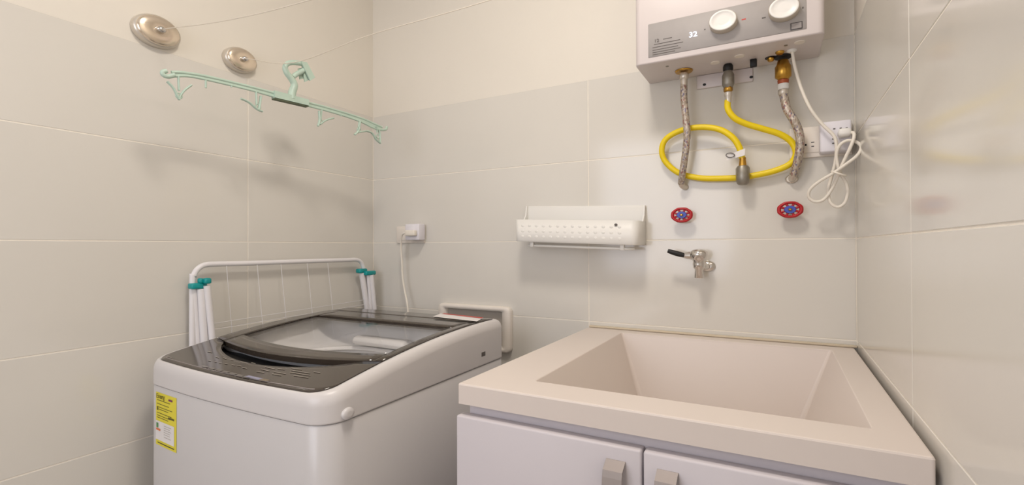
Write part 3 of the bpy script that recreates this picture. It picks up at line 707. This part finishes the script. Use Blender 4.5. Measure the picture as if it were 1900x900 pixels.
tag(MB().tube([l1-Vector((.004, 0, 0)), p1, p2, Vector((1.0, l1.y, p2.z-.01)), Vector((RW, l1.y, p2.z+.03))], .0011, 6, 8).build('clothesline', M_STRING), 'thin white clothesline leaving the larger looking reel', 'clothesline', 'clotheslines')
p1, p2 = aty(Y2, 690, 64), aty(Y2, 910, 0)
tag(MB().tube([l2-Vector((.004, 0, 0)), hk, p1, p2, Vector((RW, Y2, p2.z+.02))], .0011, 6, 8).build('clothesline', M_STRING), 'thin white clothesline carrying the mint hanger', 'clothesline', 'clotheslines')

# ------------------------------------------------------------------ mint clip hanger on the line
HA, HB = Vector((.165, -.838, 0)), Vector((.250, -.193, 0))
hn = (HB-HA).normalized(); hnorm = Vector((hn.y, -hn.x, 0))
def hp(px, py, off=0):
    d = ray(px, py); t = (HA+hnorm*off-CAM).dot(hnorm)/d.dot(hnorm); return CAM+d*t
hg = empty('clip_hanger', hp(540, 185), 'mint green plastic clip hanger hanging from the clothesline', 'hanger')
def rail_(pts, r=.0034): return MB().tube([hp(*q) for q in pts], r, 8, 6)
UP = [(318, 134), (330, 134), (350, 136), (380, 141), (420, 150), (465, 161), (507, 172)]
LO = [(318, 142), (332, 141), (352, 141.5), (380, 147), (420, 156), (465, 167), (507, 179)]
UP2 = [(570, 190), (605, 199), (645, 211), (675, 221), (695, 230), (709, 236)]
LO2 = [(570, 196), (605, 205), (645, 217), (672, 227), (690, 236), (703, 241)]
for u, l in ((UP, LO), (UP2, LO2)):
    arm = MB().tube([hp(*q) for q in u], .0036, 8, 6); arm.tube([hp(*q) for q in l], .0032, 8, 6)
    A = smooth_path([hp(*q) for q in u], 6); B = smooth_path([hp(*q) for q in l], 6); t = hnorm*.0012
    n = min(len(A), len(B)); vs = [v+t for v in A[:n]]+[v+t for v in B[:n]]+[v-t for v in A[:n]]+[v-t for v in B[:n]]
    arm.add(vs, [[i, i+1, n+i+1, n+i] for i in range(n-1)]+[[2*n+i, 3*n+i, 3*n+i+1, 2*n+i+1] for i in range(n-1)])
    arm.build('arm', M_MINT, hg)
MB().tube([hp(324, 139), hp(312, 142), hp(303, 139), hp(302, 134), hp(309, 131.5)], .0052, 10, 6).build('end_hook', M_MINT, hg)
MB().tube([hp(698, 239), hp(708, 241), hp(716, 240), hp(718, 235)], .0044, 10, 6).build('end_hook', M_MINT, hg)
a, b, c_, d_ = hp(507, 169), hp(570, 186), hp(570, 197), hp(507, 182)
def slab(q, th): 
    t = hnorm*th; return MB().add([v+t for v in q]+[v-t for v in q], [[0, 1, 2, 3], [7, 6, 5, 4], [0, 4, 5, 1], [1, 5, 6, 2], [2, 6, 7, 3], [3, 7, 4, 0]])
slab([a, b, c_, d_], .010).build('centre_block', M_MINT, hg)
slab([hp(507, 182.5), hp(570, 197.5), hp(570, 199), hp(507, 184.5)], .0085).build('block_slot', M_MINTD, hg)
MB().tube([hp(541, 184), hp(542, 172), hp(546, 158), hp(541, 147), hp(532, 135), hp(529, 124), hp(536, 117), hp(550, 116.5), hp(562, 119), hp(567, 125), hp(561, 132), hp(551, 137), hp(543, 143)], .0075, 12, 8, rr=lambda t: .0115-.0045*min(1, t*2.2)).build('hook', M_MINT, hg)
for q, of in (([(558, 114), (569, 116), (584, 144), (575, 150)], .007), ([(560, 121), (567, 122), (573, 149), (565, 152)], -.001), ([(553, 127), (560, 126), (563, 146), (556, 147)], -.008)):
    P = [hp(x, y, of) for x, y in q]; n = len(P); t = hnorm*.0022
    MB().add([v+t for v in P]+[v-t for v in P], [list(range(n)), list(range(n, 2*n))[::-1]]+[[i, n+i, n+(i+1) % n, (i+1) % n] for i in range(n)]).build('grip_jaw', M_MINT, hg)
def clip(stem, legs, ring):
    m = MB()
    m.tube([hp(*q) for q in stem], (.0022, .0035), 8, smooth=False)
    for q in legs: m.tube([hp(*z) for z in q], (.0026, .0050), 8, 5)
    c = hp(*ring); rp = [c+hn*(.0065*math.cos(2*PI*k/12))+Vector((0, 0, .0065*math.sin(2*PI*k/12))) for k in range(13)]
    m.tube(rp, .0018, 6, smooth=False)
    m.build('clip', M_MINT, hg)
clip([(331, 142), (332, 168)], [[(310, 151), (322, 164), (329, 178), (334, 185)], [(355, 158), (343, 167), (335, 177), (332, 185)]], (332, 178))
clip([(475, 168), (476, 194)], [[(447, 183), (462, 190), (476, 202), (487, 207)], [(484, 178), (482, 192), (480, 203)]], (479, 198))
clip([(597, 203), (595, 222)], [[(592, 206), (593, 222), (590, 234)], [(619, 219), (605, 223), (593, 231)]], (595, 226))
clip([(667, 222), (665, 236)], [[(668, 224), (665, 242), (658, 250)], [(684, 243), (674, 244), (664, 246)]], (666, 241))
clip([(698, 234), (700, 246)], [[(679, 243), (690, 247), (698, 259), (706, 266)], [(696, 235), (704, 245), (705, 264)]], (701, 253))
for q in ([(382, 147), (382, 163)], [(428, 156), (430, 162)], [(632, 212), (633, 216)]): rail_(q, .0026).build('peg', M_MINT, hg)

# ------------------------------------------------------------------ folded drying rack against the left wall
RK = .030
dr = empty('drying_rack', (RK, -.4, 0), 'folded white drying rack with teal joints between washer and left wall', 'drying rack')
def rk(px, py, x=RK): return atx(x, px, py)
zl, zr = rk(357, 528), rk(670, 500)
top = [Vector((RK, zl.y, .05)), Vector((RK, zl.y, .6)), zl, rk(359, 513), rk(366, 500), rk(379, 492), rk(400, 490), rk(460, 488.5), rk(560, 485), rk(640, 482.5), rk(660, 482), rk(669, 486), rk(674, 497), Vector((RK, rk(677, 520).y, rk(677, 520).z)), Vector((RK, rk(684, 575).y, .6)), Vector((RK, rk(684, 575).y, .05))]
MB().tube(top, .0075, 12, 8).build('outer_frame', M_RACK, dr)
for (xa, ya), (xb, yb), off, r in (((373, 536), (379, 634), .012, .0095), ((384, 530), (394, 632), .022, .0085), ((683, 510), (688, 570), .016, .0065), ((689, 510), (695, 572), .024, .0085), ((359, 536), (366, 640), .0, .0088), ((671, 506), (681, 572), .004, .0105)):
    a, b = rk(xa, ya, RK+off), rk(xb, yb, RK+off); e = b+(b-a)*1.2; f_ = Vector((e.x, e.y, .02))
    MB().tube([a, b, f_], r, 12, smooth=False).build('leg', M_RACK, dr)
def teal(px0, py0, px1, py1, x, th, nm='joint'):
    a, b = rk(px0, py1, x), rk(px1, py0, x); MB().box((x-th, min(a.y, b.y), a.z), (x+th, max(a.y, b.y), b.z), .004, 2).build(nm, M_TEAL, dr)
teal(352, 524, 381, 537, RK+.006, .012); teal(368, 516, 376, 526, RK+.012, .008); teal(378, 515.5, 390, 527, RK+.024, .009)
teal(664, 498, 678, 507, RK+.004, .012); teal(677, 502, 695, 511, RK+.020, .009)
for px in (424, 481, 525, 574, 612):
    a, b = rk(px-4, 490 if px < 470 else 488, RK+.004), rk(px+6, 612-(px-400)*.155, RK+.006)
    MB().tube([a, b, Vector((b.x, b.y, .3))], .0009, 6, smooth=False).build('wire', M_RACK, dr)
for dy in (0, 11):
    a, b = rk(392, 601+dy, RK+.006), rk(676, 556.5+dy*.8, RK+.006); MB().tube([a, b], .0009, 6, smooth=False).build('cross_wire', M_RACK, dr)
